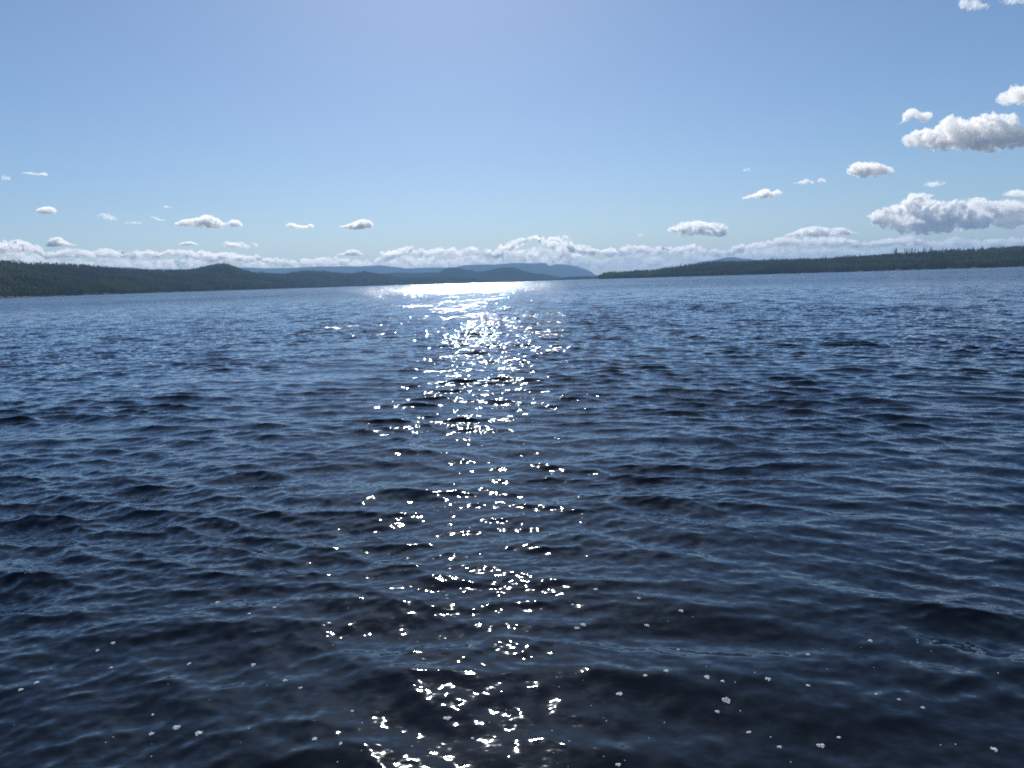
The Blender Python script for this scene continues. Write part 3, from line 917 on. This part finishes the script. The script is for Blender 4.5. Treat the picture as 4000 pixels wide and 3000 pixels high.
def bubbles(rx, ry, rot, r_, big=1.0):
    iv, jf = ico()
    n = int(14 + 3000 * (rx * ry) ** 0.5)
    V, F = [], []
    for _ in range(n):
        a = r_.uniform(0, 6.283); q = math.sqrt(r_.random())
        x = rx * q * math.cos(a); y = ry * q * math.sin(a) * (1 + 0.35 * math.sin(3 * a))
        rr = r_.uniform(0.0012, 0.0036) * big; x *= 0.8; y *= 0.8
        F.append(jf + len(V) * len(iv)); V.append(iv * np.array([rr, rr, rr * 0.7]) + np.array([x * math.cos(rot) - y * math.sin(rot), x * math.sin(rot) + y * math.cos(rot), rr * 0.35 + 0.003 * (1 - q)]))
    return np.vstack(V), np.vstack(F)
FOAM = [
    (2324, 2295, 26, 14, 'oval foam patch right of the glitter, the farthest of the clear ones there'),
    (2235, 2353, 18, 9, 'small foam patch a little below the farthest oval one right of the glitter'),
    (2281, 2433, 28, 20, 'rounded foam patch, upper right one of a touching pair'),
    (2261, 2450, 36, 14, 'long foam patch, lower left one of a touching pair'),
    (1941, 2513, 16, 24, 'upright sliver of foam inside the glitter column'),
    (1742, 2798, 52, 20, 'long flat foam raft within the lower glitter column'),
    (1221, 2883, 28, 16, 'foam patch left of the glitter near the bottom edge'),
    (1327, 2899, 16, 18, 'loose pair of foam bubbles beside the bottom left glitter'),
    (1175, 2680, 22, 10, 'small foam patch right of the broken bubbles left of the glitter'),
    (1107, 2656, 30, 10, 'broken string of bubbles on a small swirl left of the glitter'),
    (998, 2588, 26, 14, 'ring of bubbles above the string of bubbles left of the glitter'),
    (2138, 2544, 12, 12, 'tiny foam fleck right of the upright sliver in the glitter'),
    (2149, 2777, 16, 8, 'tiny foam fleck under the brightest right hand glints'),
    (1381, 2771, 16, 8, 'tiny foam fleck between the left foam rafts and the glitter'),
    (847, 2345, 18, 16, 'slanting foam fleck far left of the glitter on dark water'),
    (1068, 2366, 20, 8, 'flat foam fleck left of the middle glitter'),
    (979, 2390, 16, 8, 'smaller foam fleck just below left of the flat one'),
    (1842, 2876, 12, 18, 'upright drip of foam at the bottom of the glitter'),
    (2535, 2437, 26, 16, 'foam patch on the dark trough right of the touching pair'),
    (2669, 2383, 28, 16, 'bright foam patch upper right of the one on the dark trough'),
    (2490, 2332, 22, 10, 'flat foam patch on the wave crest above the touching pair'),
    (2427, 2704, 40, 18, 'long slanted foam raft right of the lowest glitter'),
    (2523, 2632, 24, 14, 'foam patch above the long slanted raft'),
    (2601, 2614, 30, 12, 'lens shaped foam patch on the crest right of the patch above the raft'),
    (2765, 2638, 28, 20, 'bright egg shaped foam patch above the large triangular one'),
    (2829, 2654, 16, 12, 'small foam patch between the egg shaped and triangular ones'),
    (2830, 2728, 46, 34, 'largest foam patch, triangular, on dark water at the lower right'),
    (2796, 2771, 24, 12, 'foam patch just below the large triangular one'),
    (3000, 2646, 30, 18, 'hollow foam ring right of the egg shaped patch'),
    (3167, 2677, 20, 10, 'pale foam fleck right of the hollow ring'),
    (3156, 2549, 20, 9, 'foam fleck high above the hollow ring'),
    (3403, 2497, 22, 10, 'foam fleck alone on the dark water far right'),
    (3217, 2910, 44, 18, 'arched row of bubbles near the bottom edge at the right'),
    (3042, 2911, 26, 10, 'short row of bubbles left of the arched row'),
    (3279, 2870, 20, 8, 'little bubble row above the arched row'),
    (2919, 2854, 28, 10, 'foam strip on a crest below the large triangular patch'),
    (3895, 2923, 30, 18, 'pale foam patch by itself in the bottom right corner'),
    (2411, 2979, 26, 16, 'foam patch cut by the bottom edge right of the glitter'),
    (2650, 2531, 16, 9, 'tiny foam fleck on the crest above the egg shaped patch'),
    (3520, 2726, 16, 8, 'middle one of three pale flecks in a slanting row far right'),
    (3603, 2755, 16, 8, 'right one of three pale flecks in a slanting row far right'),
    (3423, 2706, 14, 7, 'left one of three pale flecks in a slanting row far right'),
    (446, 2502, 22, 10, 'white foam patch on a crest at the left'),
    (386, 2530, 16, 8, 'small foam patch lower left of the white one on the left crest'),
    (146, 2658, 22, 10, 'foam patch on the bright streak near the left edge'),
    (75, 2689, 24, 9, 'leftmost foam patch, flat, next to the picture edge'),
    (741, 2586, 16, 14, 'round foam patch on dark water left of the bubble ring'),
    (586, 2859, 26, 12, 'smallest of three foam rafts at the lower left'),
    (686, 2836, 38, 22, 'middle and highest of three foam rafts at the lower left'),
    (774, 2855, 42, 22, 'right one of three foam rafts at the lower left'),
    (427, 2604, 14, 8, 'tiny foam fleck on a faint streak left of centre left'),
    (592, 2784, 12, 8, 'tiny foam fleck above the three lower left rafts'),
]
for i, (px, py, w, h, lab) in enumerate(FOAM):
    r_ = random.Random(900 + i)
    p, dist = hit_water(px, py)
    mpp = dist / FPX
    dep = CAM_H / dist
    rx = w * 0.35 * mpp; ry = min(h * 0.31 * mpp / dep, rx * 1.6)
    V, F = bubbles(rx, ry, r_.uniform(-0.4, 0.4), r_)
    o = link(bpy.data.objects.new('foam_patch', mesh_np('foam_patch', V, F, M_FOAM, smooth=True)))
    o.location = p + np.array([0, 0, 0.001])
    tag(o, lab, 'foam', 'foam patches floating on the near water')
iv, jf = ico(); V, F = [], []
r_ = random.Random(77)
while len(V) < 90:
    px = r_.gauss(2100, 1000); py = 2999 - abs(r_.gauss(0, 560))
    if not (0 < px < 4000 and py > 1700): continue
    p, dist = hit_water(px, py)
    rr = r_.uniform(0.0012, 0.0026) * (1.0 + 0.05 * dist)
    F.append(jf + len(V) * len(iv)); V.append(iv * rr + p + np.array([0, 0, rr * 0.4]))
o = link(bpy.data.objects.new('foam_specks', mesh_np('foam_specks', np.vstack(V), np.vstack(F), M_FOAM, smooth=True)))
tag(o, 'single tiny bubbles and specks of foam scattered over the near water', 'foam', kind='stuff')
